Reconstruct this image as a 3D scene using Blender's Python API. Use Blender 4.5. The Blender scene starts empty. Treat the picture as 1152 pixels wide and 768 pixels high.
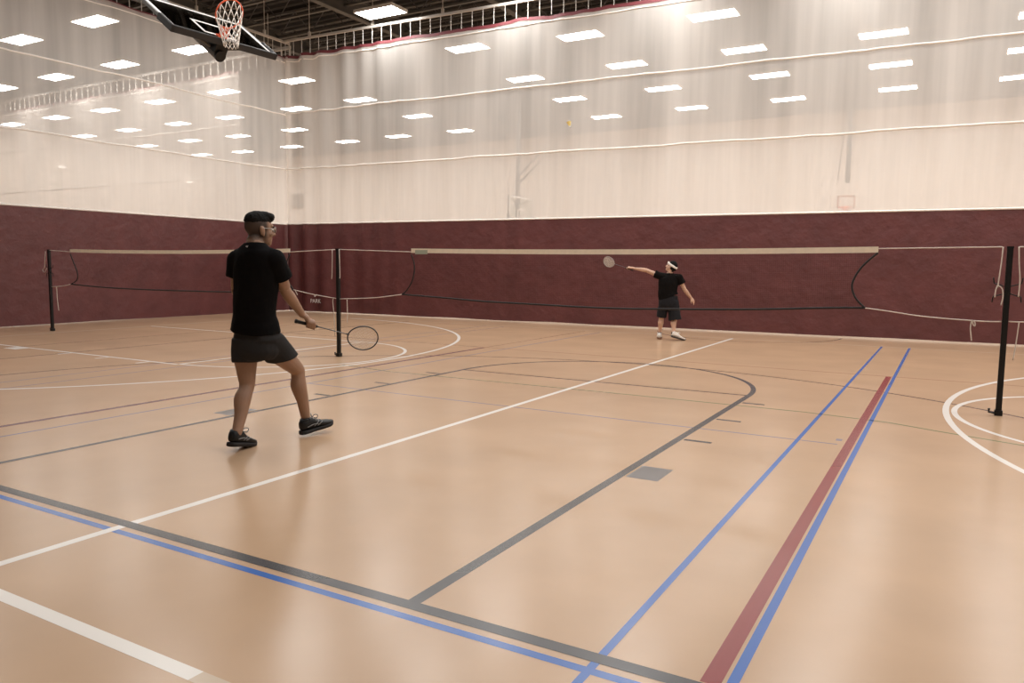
import bpy, bmesh, math, random
from mathutils import Vector, Matrix, noise
V = Vector
PI = math.pi
random.seed(7)
scene = bpy.context.scene
C = scene.collection

# ------------------------------------------------------------------ helpers
def obj(name, bm, m, parent=None, smooth=False):
    """link a bmesh as one mesh object"""
    me = bpy.data.meshes.new(name)
    bmesh.ops.recalc_face_normals(bm, faces=bm.faces)
    bm.to_mesh(me); bm.free()
    if smooth:
        for p in me.polygons: p.use_smooth = True
    for mm in (m if isinstance(m, (list, tuple)) else [m]): me.materials.append(mm)
    o = bpy.data.objects.new(name, me); C.objects.link(o)
    if parent is not None: o.parent = parent
    return o

def tag(o, label=None, cat=None, group=None, kind=None):
    if label: o['label'] = label
    if cat: o['category'] = cat
    if group: o['group'] = group
    if kind: o['kind'] = kind
    return o

def empty(name, loc, label, cat, group=None):
    o = bpy.data.objects.new(name, None); C.objects.link(o)
    o.location = loc; o.empty_display_size = .1
    return tag(o, label, cat, group)

def share(src, name, parent, loc=None, mat=None):
    """copy of a part (mesh data shared)"""
    c = src.copy(); C.objects.link(c); c.parent = parent
    if loc is not None: c.location = loc
    return c

def box(bm, lo, hi, M=None, mi=0):
    x0, y0, z0 = lo; x1, y1, z1 = hi
    ps = [(x0,y0,z0),(x1,y0,z0),(x1,y1,z0),(x0,y1,z0),(x0,y0,z1),(x1,y0,z1),(x1,y1,z1),(x0,y1,z1)]
    vs = [bm.verts.new((M @ V(p)) if M else p) for p in ps]
    for f in ((0,3,2,1),(4,5,6,7),(0,1,5,4),(1,2,6,5),(2,3,7,6),(3,0,4,7)):
        fc = bm.faces.new([vs[i] for i in f]); fc.material_index = mi

def frame_of(t, ref=None):
    t = t.normalized()
    r = V(ref) if ref is not None else (V((0,0,1)) if abs(t.z) < .9 else V((1,0,0)))
    a = r - t * r.dot(t)
    if a.length < 1e-5: a = V((1,0,0)) - t * t.x
    a.normalize(); return a, t.cross(a)

def loft(bm, rings, seg=14, cap=True, power=2.0):
    """rings: (centre, a_vec, b_vec); closed skin with flat caps"""
    loops = []
    for c, a, b in rings:
        vs = []
        for i in range(seg):
            th = 2*PI*i/seg; cs, sn = math.cos(th), math.sin(th)
            if power != 2.0:
                cs = math.copysign(abs(cs)**(2/power), cs); sn = math.copysign(abs(sn)**(2/power), sn)
            vs.append(bm.verts.new(c + a*cs + b*sn))
        loops.append(vs)
    for l0, l1 in zip(loops, loops[1:]):
        for i in range(seg): bm.faces.new((l0[i], l0[(i+1)%seg], l1[(i+1)%seg], l1[i]))
    if cap:
        bm.faces.new(loops[0][::-1]); bm.faces.new(loops[-1])
    return loops

def tube(bm, pts, r, seg=8, ref=None, cap=True):
    pts = [V(p) for p in pts]; n = len(pts); rings = []; prev = None
    for i, p in enumerate(pts):
        t = (pts[min(i+1,n-1)] - pts[max(i-1,0)])
        if t.length < 1e-9: t = V((0,0,1))
        a, b = frame_of(t, prev if prev is not None else ref)
        prev = a
        rr = r[i] if isinstance(r, (list, tuple)) else r
        rings.append((p, a*rr, b*rr))
    loft(bm, rings, seg, cap)

def catmull(pts, n=6):
    """pts: list of tuples of floats; resampled smoothly"""
    out = []; P = [pts[0]] + list(pts) + [pts[-1]]
    for i in range(1, len(P)-2):
        for k in range(n):
            t = k/n; a, b, c, d = P[i-1], P[i], P[i+1], P[i+2]
            out.append(tuple(.5*((2*q) + (-p+r)*t + (2*p-5*q+4*r-s)*t*t + (-p+3*q-3*r+s)*t**3) for p, q, r, s in zip(a, b, c, d)))
    out.append(tuple(pts[-1])); return out

def limb(bm, pts, radii, ref=None, seg=16, n=6, round_ends=True):
    """tapering limb: joints with radii (scalar or (wide, deep)), rounded ends"""
    rows = []
    for p, r in zip(pts, radii):
        ra, rb = r if isinstance(r, (tuple, list)) else (r, r)
        rows.append((*p, ra, rb))
    rows = catmull(rows, n)
    P = [V(q[:3]) for q in rows]; m = len(P); rings = []
    for i in range(m):
        t = (P[min(i+1,m-1)] - P[max(i-1,0)])
        a, b = frame_of(t, ref)
        rings.append((P[i], a*rows[i][3], b*rows[i][4]))
    if round_ends:
        def dome(ring, d):
            c, a, b = ring; h = min(a.length, b.length)
            return [(c + d*h*math.sin(k), a*math.cos(k), b*math.cos(k)) for k in (.45,.85,1.2,1.45)]
        d0 = (P[0]-P[1]).normalized(); d1 = (P[-1]-P[-2]).normalized()
        rings = dome(rings[0], d0)[::-1] + rings + dome(rings[-1], d1)
    loft(bm, rings, seg)

def ellipsoid(bm, c, r, M=None, u=20, v=12):
    mat = Matrix.Translation(c) @ Matrix.Diagonal((*r, 1))
    if M: mat = M @ mat
    bmesh.ops.create_uvsphere(bm, u_segments=u, v_segments=v, radius=1, matrix=mat)

def fuse(name, bm, voxel, m, parent=None, iters=6, base=V((0,0,0))):
    """union of overlapping closed shells into one continuous skin (voxel remesh), then smoothed"""
    me = bpy.data.meshes.new('src'); bmesh.ops.recalc_face_normals(bm, faces=bm.faces)
    bm.to_mesh(me); bm.free()
    o = bpy.data.objects.new('src', me); C.objects.link(o)
    r = o.modifiers.new('r', 'REMESH'); r.mode = 'VOXEL'; r.voxel_size = voxel
    s = o.modifiers.new('s', 'SMOOTH'); s.factor = .5; s.iterations = iters
    dg = bpy.context.evaluated_depsgraph_get(); dg.update()
    out = bpy.data.meshes.new_from_object(o.evaluated_get(dg))
    bpy.data.objects.remove(o); bpy.data.meshes.remove(me)
    out.name = name
    for v in out.vertices: v.co -= base
    for p in out.polygons: p.use_smooth = True
    out.materials.clear()
    for mm in (m if isinstance(m, (list, tuple)) else [m]): out.materials.append(mm)
    q = bpy.data.objects.new(name, out); C.objects.link(q)
    if parent is not None: q.parent = parent
    return q

# ------------------------------------------------------------------ materials
def mat(name, col, rough=.6, metal=0., spec=.5, bump=None, var=0., vscale=6.):
    m = bpy.data.materials.new(name); m.use_nodes = True
    nt = m.node_tree; b = nt.nodes['Principled BSDF']
    b.inputs['Base Color'].default_value = (*col, 1); b.inputs['Roughness'].default_value = rough
    b.inputs['Metallic'].default_value = metal; b.inputs['Specular IOR Level'].default_value = spec
    tc = nt.nodes.new('ShaderNodeTexCoord')
    if var:
        n = nt.nodes.new('ShaderNodeTexNoise'); n.inputs['Scale'].default_value = vscale; n.inputs['Detail'].default_value = 4
        nt.links.new(tc.outputs['Object'], n.inputs['Vector'])
        r = nt.nodes.new('ShaderNodeMapRange'); r.inputs[1].default_value = .3; r.inputs[2].default_value = .7
        r.inputs[3].default_value = 1-var; r.inputs[4].default_value = 1+var
        nt.links.new(n.outputs['Fac'], r.inputs[0])
        mx = nt.nodes.new('ShaderNodeVectorMath'); mx.operation = 'SCALE'; mx.inputs[0].default_value = col
        nt.links.new(r.outputs[0], mx.inputs['Scale']); nt.links.new(mx.outputs[0], b.inputs['Base Color'])
    if bump:
        n = nt.nodes.new('ShaderNodeTexNoise'); n.inputs['Scale'].default_value = bump[0]; n.inputs['Detail'].default_value = 5
        nt.links.new(tc.outputs['Object'], n.inputs['Vector'])
        bp = nt.nodes.new('ShaderNodeBump'); bp.inputs['Strength'].default_value = bump[1]; bp.inputs['Distance'].default_value = bump[2]
        nt.links.new(n.outputs['Fac'], bp.inputs['Height']); nt.links.new(bp.outputs[0], b.inputs['Normal'])
    return m

def emis(name, col, strength):
    m = bpy.data.materials.new(name); m.use_nodes = True
    nt = m.node_tree; nt.nodes.clear()
    e = nt.nodes.new('ShaderNodeEmission'); e.inputs[0].default_value = (*col, 1); e.inputs[1].default_value = strength
    o = nt.nodes.new('ShaderNodeOutputMaterial'); nt.links.new(e.outputs[0], o.inputs[0])
    return m

FLOOR_ROUGH = .24
M = {}
M['floor'] = mat('gym_floor', (.50, .325, .200), FLOOR_ROUGH, spec=.5, var=.06, vscale=1.3)
M['l_white'] = mat('line_white', (.80, .74, .68), FLOOR_ROUGH)
M['l_dark'] = mat('line_dark', (.055, .050, .052), FLOOR_ROUGH+.03)
M['l_grey'] = mat('line_grey', (.15, .135, .13), FLOOR_ROUGH+.05)
M['l_blue'] = mat('line_blue', (.045, .13, .40), FLOOR_ROUGH)
M['l_pale'] = mat('line_lavender', (.26, .22, .25), FLOOR_ROUGH)
M['l_red'] = mat('line_red', (.25, .045, .045), FLOOR_ROUGH)
M['l_plum'] = mat('line_plum', (.18, .075, .085), FLOOR_ROUGH)
M['l_brown'] = mat('line_brown', (.17, .098, .068), FLOOR_ROUGH)
M['l_rust'] = mat('line_rust', (.36, .19, .115), FLOOR_ROUGH)
M['l_green'] = mat('line_green', (.19, .21, .10), FLOOR_ROUGH)
M['l_faint'] = mat('line_faint_white', (.58, .45, .33), FLOOR_ROUGH)
M['wall'] = mat('painted_wall', (.80, .73, .66), .85, var=.03, vscale=.6)
M['wall_dark'] = mat('dark_upper_wall', (.20, .18, .16), .9)
M['sign_grey'] = mat('grey_panel', (.36, .33, .30), .6)
M['steel_dark'] = mat('painted_joist', (.10, .095, .085), .6)
M['black'] = mat('black_paint', (.006, .006, .006), .4, spec=.3)
M['black_pad'] = mat('black_rubber_pad', (.018, .017, .017), .6, bump=(60, .2, .003))
M['rail'] = mat('galvanised_rail', (.62, .58, .53), .45, metal=.2)
M['rope'] = mat('white_cord', (.62, .54, .47), .8)
M['tape'] = mat('net_tape', (.76, .66, .52), .8, var=.05, vscale=20)
M['netcord'] = mat('black_net_cord', (.012, .009, .009), .8)
M['patch'] = mat('pale_green_patch', (.33, .36, .28), .8)
M['orange'] = mat('orange_rim', (.72, .11, .035), .4)
M['hoopnet'] = mat('white_hoop_net', (.80, .74, .68), .8)
M['white'] = mat('white_marking', (.80, .76, .72), .5)
M['greymetal'] = mat('grey_mast', (.11, .105, .095), .6)
M['fixture'] = mat('fixture_frame', (.70, .66, .60), .5)
M['lamp'] = emis('lamp_diffuser', (1.0, .985, .958), 37.0)
M['exit'] = emis('small_lamp', (1.0, .93, .84), 3.0)
M['steel_roof'] = mat('roof_deck', (.040, .036, .032), .8)

def curtain_mesh_material():
    m = bpy.data.materials.new('white_mesh_fabric'); m.use_nodes = True
    nt = m.node_tree; nt.nodes.clear(); N = nt.nodes.new; L = nt.links.new
    out = N('ShaderNodeOutputMaterial')
    tr = N('ShaderNodeBsdfTransparent'); tr.inputs[0].default_value = (1, .98, .96, 1)
    df = N('ShaderNodeBsdfDiffuse'); df.inputs[0].default_value = (.95, .895, .84, 1)
    tl = N('ShaderNodeBsdfTranslucent'); tl.inputs[0].default_value = (.95, .89, .83, 1)
    m1 = N('ShaderNodeMixShader'); m1.inputs[0].default_value = .42
    L(df.outputs[0], m1.inputs[1]); L(tl.outputs[0], m1.inputs[2])
    tc = N('ShaderNodeTexCoord'); sep = N('ShaderNodeSeparateXYZ'); L(tc.outputs['Object'], sep.inputs[0])
    # tall narrow streaks: the weave is denser where the cloth gathers
    mp = N('ShaderNodeMapping'); mp.inputs['Scale'].default_value = (1, 1, .05); L(tc.outputs['Object'], mp.inputs[0])
    n1 = N('ShaderNodeTexNoise'); n1.inputs['Scale'].default_value = 1.9; n1.inputs['Detail'].default_value = 4; n1.inputs['Roughness'].default_value = .55
    L(mp.outputs[0], n1.inputs['Vector'])
    rg = N('ShaderNodeMapRange'); rg.inputs[1].default_value = .3; rg.inputs[2].default_value = .72
    rg.inputs[3].default_value = .44; rg.inputs[4].default_value = .68; L(n1.outputs['Fac'], rg.inputs[0])
    m2 = N('ShaderNodeMixShader'); L(rg.outputs[0], m2.inputs[0]); L(tr.outputs[0], m2.inputs[1]); L(m1.outputs[0], m2.inputs[2])
    L(m2.outputs[0], out.inputs[0])
    return m
M['mesh'] = curtain_mesh_material()
M['vinyl'] = mat('maroon_vinyl', (.108, .031, .030), .48, spec=.45, bump=(5.0, .45, .05), var=.14, vscale=2.2)
M['webbing'] = mat('white_webbing', (.93, .88, .82), .8)
M['hem'] = mat('maroon_hem', (.15, .028, .034), .6)

def grid_alpha(name, col, pitch, thick, axis=('X','Z')):
    """woven net: thread grid, open between the threads"""
    m = bpy.data.materials.new(name); m.use_nodes = True
    nt = m.node_tree; nt.nodes.clear(); N = nt.nodes.new; L = nt.links.new
    out = N('ShaderNodeOutputMaterial'); tr = N('ShaderNodeBsdfTransparent'); df = N('ShaderNodeBsdfDiffuse'); df.inputs[0].default_value = (*col, 1)
    tc = N('ShaderNodeTexCoord'); sep = N('ShaderNodeSeparateXYZ'); L(tc.outputs['Object'], sep.inputs[0])
    hits = []
    for a in axis:
        d = N('ShaderNodeMath'); d.operation = 'PINGPONG'; d.inputs[1].default_value = pitch/2; L(sep.outputs[a], d.inputs[0])
        g = N('ShaderNodeMath'); g.operation = 'LESS_THAN'; g.inputs[1].default_value = thick/2; L(d.outputs[0], g.inputs[0]); hits.append(g)
    mx = N('ShaderNodeMath'); mx.operation = 'MAXIMUM'; L(hits[0].outputs[0], mx.inputs[0]); L(hits[1].outputs[0], mx.inputs[1])
    ms = N('ShaderNodeMixShader'); L(mx.outputs[0], ms.inputs[0]); L(tr.outputs[0], ms.inputs[1]); L(df.outputs[0], ms.inputs[2])
    L(ms.outputs[0], out.inputs[0]); return m
M['netting'] = grid_alpha('badminton_netting', (.02, .015, .015), .02, .0007)

def glass_material(ior=1.5):
    m = bpy.data.materials.new('board_glass'); m.use_nodes = True
    nt = m.node_tree; nt.nodes.clear(); N = nt.nodes.new; L = nt.links.new
    out = N('ShaderNodeOutputMaterial'); tr = N('ShaderNodeBsdfTransparent'); tr.inputs[0].default_value = (.90, .93, .92, 1)
    gl = N('ShaderNodeBsdfGlossy'); gl.inputs['Roughness'].default_value = .03
    fr = N('ShaderNodeFresnel'); fr.inputs[0].default_value = ior
    ms = N('ShaderNodeMixShader'); L(fr.outputs[0], ms.inputs[0]); L(tr.outputs[0], ms.inputs[1]); L(gl.outputs[0], ms.inputs[2]); L(ms.outputs[0], out.inputs[0])
    return m
M['glass'] = glass_material(); M['far_glass'] = glass_material(1.12)

# ------------------------------------------------------------------ setting: shell
X0, X1, Y0, Y1, ZC = -40.0, 11.5, -8.0, 34.0, 9.6
bm = bmesh.new()
MATS = ['floor','l_white','l_dark','l_grey','l_blue','l_pale','l_red','l_plum','l_brown','l_rust','l_green','l_faint']
IDX = {k: i for i, k in enumerate(MATS)}
bm.faces.new([bm.verts.new(p) for p in ((X0,Y0,0),(X1,Y0,0),(X1,Y1,0),(X0,Y1,0))])
level = [0]
def poly(pts, m, z):
    f = bm.faces.new([bm.verts.new((p[0], p[1], z*.3)) for p in pts]); f.material_index = IDX[m]
def yl(x, y0, y1, w, m, z=.0008): poly(((x-w/2,y0),(x+w/2,y0),(x+w/2,y1),(x-w/2,y1)), m, z)
def xl(y, x0, x1, w, m, z=.0008): poly(((x0,y-w/2),(x1,y-w/2),(x1,y+w/2),(x0,y+w/2)), m, z)
def path(pts, w, m, z=.0008):
    P = [V((p[0], p[1])) for p in pts]; n = len(P); L = []; R = []
    for i in range(n):
        t = (P[min(i+1,n-1)] - P[max(i-1,0)]).normalized(); k = V((-t.y, t.x))*w/2
        L.append(P[i]+k); R.append(P[i]-k)
    for i in range(n-1): poly((R[i], R[i+1], L[i+1], L[i]), m, z)
def arc(cx, cy, rx, ry, a0, a1, w, m, z=.0008, n=64):
    path([(cx + rx*math.cos(a0+(a1-a0)*i/n), cy + ry*math.sin(a0+(a1-a0)*i/n)) for i in range(n+1)], w, m, z)
# badminton court
yl(-3.541, 1.52, 14.70, .055, 'l_white', .0020)
xl(1.525, -9.0, -2.03, .060, 'l_white', .0016)
xl(1.525, -2.03, -1.86, .060, 'l_faint', .0016)
yl(-.958, 1.5, 14.70, .032, 'l_blue', .0016)
yl(-.528, 1.5, 14.70, .036, 'l_blue', .0016)
xl(2.205, -9.0, 6.0, .040, 'l_blue', .0012)
xl(6.186, -6.16, -.67, .028, 'l_pale', .0012)
poly(((-.70,6.32),(-.655,6.32),(-.655,6.40),(-.70,6.40)), 'l_pale', .0012)
yl(-6.157, 1.5, 14.4, .032, 'l_pale', .0012)
xl(14.70, -14.5, 8.0, .035, 'l_faint', .0012)
yl(-8.95, 1.5, 14.5, .028, 'l_pale', .0012)
yl(-8.50, 1.5, 14.5, .028, 'l_pale', .0012)
# dark basketball key
KC = -3.556
xl(2.294, -14.0, 8.0, .062, 'l_dark', .0026)
yl(-1.76, 2.30, 8.10, .060, 'l_dark', .0022)
yl(-5.352, 2.30, 8.10, .052, 'l_dark', .0022)
xl(8.101, -5.35, -1.76, .050, 'l_brown', .0018)
arc(KC, 8.10, 1.796, 1.93, 0, PI, .055, 'l_dark', .0022)
for y in (5.71, 6.655, 7.63):
    xl(y, -1.715, -1.503, .05, 'l_dark', .0018); xl(y, -5.59, -5.39, .05, 'l_dark', .0018)
poly(((-1.715,4.475),(-1.505,4.475),(-1.505,4.79),(-1.715,4.79)), 'l_grey', .0018)
poly(((-5.61,4.475),(-5.40,4.475),(-5.40,4.79),(-5.61,4.79)), 'l_grey', .0018)
arc(KC+.03, 3.88, 6.06, 6.06, -.05, PI+.05, .045, 'l_brown', .0014, 120)
arc(KC, 16.0, 1.80, 1.84, -PI, 0, .045, 'l_brown', .0014)
# volleyball, green and rust lines
yl(-.591, 2.33, 10.55, .064, 'l_red', .0022)
yl(-6.54, 2.33, 10.52, .064, 'l_plum', .0022)
yl(-6.54, 10.52, 14.5, .032, 'l_rust', .0014)
xl(10.573, -12.5, 8.0, .040, 'l_rust', .0010)
path([(-6.94,7.60),(-6.0,7.44),(-3.1,7.463),(-1.1,7.445),(-.39,7.335),(0,7.15),(.57,6.92),(1.2,6.70)], .032, 'l_green', .0016)
yl(-12.52, 2.0, 14.5, .035, 'l_rust', .0012)
yl(-11.12, 2.0, 14.5, .04, 'l_brown', .0012)
yl(-14.5, 1.0, 14.7, .05, 'l_faint', .0012)
# white full court across the hall
for s, ft, base, cx3 in ((1, 1.93, 8.2, 6.12), (-1, -8.72, -14.5, -12.88)):
    arc(cx3, 8.33, 6.08, 6.08, PI/2 if s > 0 else -PI/2, 3*PI/2 if s > 0 else PI/2, .055, 'l_white', .0018, 96)
    arc(ft, 8.28, 1.82, 1.82, PI/2 if s > 0 else -PI/2, 3*PI/2 if s > 0 else PI/2, .05, 'l_white', .0018, 48)
    yl(ft, 6.46, 10.1, .05, 'l_white', .0018)
    for y in (6.42, 10.08): xl(y, min(ft, base), max(ft, base), .05, 'l_white', .0018)
    for dx in (2.35, 1.45, .55):
        xx = ft + s*dx
        yl(xx, 6.20, 6.40, .05, 'l_white', .0018)
    xx = ft + s*3.62; poly(((xx-.17,6.19),(xx+.17,6.19),(xx+.17,6.39),(xx-.17,6.39)), 'l_white', .0018)
tag(obj('floor', bm, [M[k] for k in MATS]), kind='structure')

def slab(name, lo, hi, m):
    b = bmesh.new(); box(b, lo, hi); return tag(obj(name, b, m), kind='structure')
slab('wall_back', (X0-.2, Y1, 0), (X1+.2, Y1+.2, ZC), M['wall'])
slab('wall_left', (X0-.2, Y0, 0), (X0, Y1, ZC), M['wall'])
slab('wall_right', (X1, Y0, 0), (X1+.2, Y1, ZC), M['wall'])
slab('wall_front', (X0-.2, Y0-.2, 0), (X1+.2, Y0, ZC), M['wall'])
slab('trim_1', (X0, Y1-.06, 7.7), (X1, Y1, ZC), M['wall_dark'])
slab('trim_2', (X0, Y0, 7.7), (X0+.06, Y1-.06, ZC), M['wall_dark'])

# ceiling: ribbed steel deck, girders and open-web joists
bm = bmesh.new()
yy = Y0; k = 0
prof = []
while yy < Y1:
    prof += [(yy, ZC), (yy+.16, ZC), (yy+.20, ZC+.09), (yy+.36, ZC+.09)]; yy += .40
prof.append((Y1, ZC))
a = [bm.verts.new((X0, y, z)) for y, z in prof]; b = [bm.verts.new((X1, y, z)) for y, z in prof]
for i in range(len(prof)-1): bm.faces.new((a[i], a[i+1], b[i+1], b[i]))
ceil = tag(obj('ceiling', bm, M['steel_roof']), kind='structure')
gx = [-37.1,-32.8,-28.5,-24.2,-19.85,-15.53,-11.25,-6.97,-2.7,1.58,5.86]
g0 = None
for x in gx:
    if g0 is None:
        b = bmesh.new()
        box(b, (-.10,Y0,8.50),(.10,Y1,8.54)); box(b, (-.012,Y0,8.54),(.012,Y1,9.0)); box(b, (-.10,Y0,9.0),(.10,Y1,9.04))
        g0 = obj('girder', b, M['steel_dark'], ceil); g0.location.x = x
    else: share(g0, 'girder', ceil, (x,0,0))
j0 = None
y = 8.9
while y < Y1-.3:
    if j0 is None:
        b = bmesh.new()
        box(b, (X0,-.05,8.70),(X1,.05,8.75)); box(b, (X0,-.05,9.45),(X1,.05,9.50))
        x = X0 + .2; up = True
        while x < X1-.8:
            tube(b, [(x,0,8.73 if up else 9.47),(x+.72,0,9.47 if up else 8.73)], .016, 5); up = not up; x += .72
        j0 = obj('joist', b, M['steel_dark'], ceil); j0.location.y = y
    else: share(j0, 'joist', ceil, (0,y,0))
    y += 1.395
b = bmesh.new()
for yb, zb in ((16.0, 8.9), (18.75, 8.82)): tube(b, [(X0, yb, zb), (X1, yb, zb)], .03, 6)
tag(obj('conduit', b, M['steel_dark'], ceil))

# grey panel and small lamps on the far walls
b = bmesh.new(); box(b, (-34.95, 33.9, 4.72), (-34.0, 34.0, 5.55)); box(b, (-34.9, 33.87, 4.77), (-34.05, 33.9, 5.5))
tag(obj('wall_panel', b, M['sign_grey']), 'grey rectangular panel on the far white wall seen through the curtain gap', 'panel')
for i, (y, lab) in enumerate(((23.0, 'small twin emergency lamp on the far left wall, near the left edge'),
                              (30.6, 'small twin emergency lamp on the far left wall, nearer the curtain corner'))):
    e = empty('emergency_lamp', (X0+.03, y, 6.15), lab, 'lamp', 'emergency lamps on the far wall')
    b = bmesh.new(); box(b, (-.03,-.14,-.16),(.06,.14,-.02)); obj('housing', b, M['fixture'], e)
    for s in (-1, 1):
        b = bmesh.new(); limb(b, [(.05,s*.09,.0),(.13,s*.10,.03)], [.05,.065], seg=12, n=2); obj('lamp_head', b, M['exit'], e, True)

# ------------------------------------------------------------------ ceiling lights
LZ = 7.6; LS = (LZ-1.32)/(7.5-1.32)
rows = {  # measured fixtures (x, y at 7.5 m, scaled about nothing: see LS)
}
vis = [(-19.36,12.18),(-22.8,12.18),
       (-19.36,15.1),(-22.8,15.1),(-26.24,15.08),(-29.65,15.08),
       (-19.37,19.16),(-23.0,19.18),(-26.58,19.18),(-30.1,19.2),(-33.5,19.18),(-37.0,19.2),
       (-22.85,22.53),(-26.72,22.55),(-30.0,22.5),(-33.48,22.49),(-37.07,22.55),
       (-26.43,25.95),(-30.2,25.95),(-33.5,25.8),(-37.06,25.9),
       (-30.27,29.5),(-34.1,29.6),(-37.2,29.4),
       (-12.42,15.09),(-12.2,18.62),(-12.44,22.46),(-19.48,22.45),(-19.4,25.91),(-23.2,29.44),(-19.72,29.55),(-26.46,29.53),
       (-8.87,22.34),(-12.45,25.85),(-12.54,29.49),(-8.9,25.81),(-8.97,29.36),
       (-5.36,19.05),(-5.38,22.36),(-5.33,25.62),(-5.43,29.43),(-1.86,22.56),(-1.9,25.96),(-1.89,29.4),
       (1.66,22.5),(1.62,25.9),(1.6,29.4)]
hid = [(x, y) for x in (-12.4,-8.9,-5.4,-1.9,1.6,5.1,8.6) for y in (-5.2,-1.75,1.75,5.2,8.7,12.18) if not (y < 2 and x < -2) and not y < 0 and not (y < 2 and x > 4)]
hid += [(x, 15.1) for x in (-8.9,-5.4,-1.9,1.6,5.1,8.6)] + [(x, 19.05) for x in (-8.9,-1.9,1.6,5.1,8.6)]
hid += [(x, y) for x in (5.1,8.6) for y in (22.5,25.9,29.4)]
hid += [(x, y) for x in (-19.4,-26.5,-33.5) for y in (1.75,8.7)]
def light_fixture(x, y, label, group, first=[]):
    e = empty('ceiling_light', (x, y, LZ), label, 'ceiling light', group)
    if not first:
        b = bmesh.new()
        box(b, (-.60,-.31,0),(.60,.31,.02))           # tray
        for s in (-1, 1):
            box(b, (-.60,s*.31-.012,-.055),(.60,s*.31+.012,.02)); box(b, (s*.60-.012,-.31,-.055),(s*.60+.012,.31,.02))
        box(b, (-.42,-.10,.02),(.42,.10,.09))
        f = obj('housing', b, M['fixture'], e)
        b = bmesh.new()
        bmesh.ops.create_grid(b, x_segments=8, y_segments=4, size=1)
        for v in b.verts: v.co = V((v.co.x*.575, v.co.y*.285, -.05 - .02*(1-v.co.x**2)*(1-v.co.y**2)))
        d = obj('diffuser', b, M['lamp'], e)
        b = bmesh.new()
        for s in (-1, 1): tube(b, [(s*.38,0,.09),(s*.38,0,.45),(s*.2,0,1.14)], .007, 5)
        h = obj('suspension_cable', b, M['steel_dark'], e)
        first.append((f, d, h))
    else:
        for p in first[0]: share(p, p.name, e)
    return e
ordw = ['first','second','third','fourth','fifth','sixth','seventh','eighth']
S = LS
def vis_lights():
    left = [p for p in vis if p[0]/p[1] < -.79 or p in ((-19.37,19.16),)]
    right = [p for p in vis if p not in left]
    for side, pts in (('left', left), ('back', right)):
        rws = []
        for p in sorted(pts, key=lambda q: q[1]):
            for r in rws:
                if abs(r[0][1]-p[1]) < 1.2: r.append(p); break
            else: rws.append([p])
        for ri, r in enumerate(rws):
            r.sort(key=lambda q: q[0]/q[1])
            for ci, p in enumerate(r):
                place = 'nearest row' if ri == 0 else 'farthest row' if ri == len(rws)-1 else ordw[ri] + ' row'
                if p == (-12.42, 15.09):
                    lab = 'bright rectangular ceiling light in plain view above the back curtain rail'
                elif len(r) == 1: lab = 'glowing ceiling light seen through %s mesh curtain, alone in its %s' % (side, place)
                else: lab = 'glowing ceiling light seen through %s mesh curtain, %s from left in %s' % (side, ordw[ci], place)
                light_fixture(p[0]*S, p[1]*S, lab, 'ceiling lights seen through the %s curtain' % side)
vis_lights()
for p in hid: light_fixture(p[0]*S, p[1]*S, 'ceiling light above the players, higher than the photo reaches', 'ceiling lights above the frame')

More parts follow.
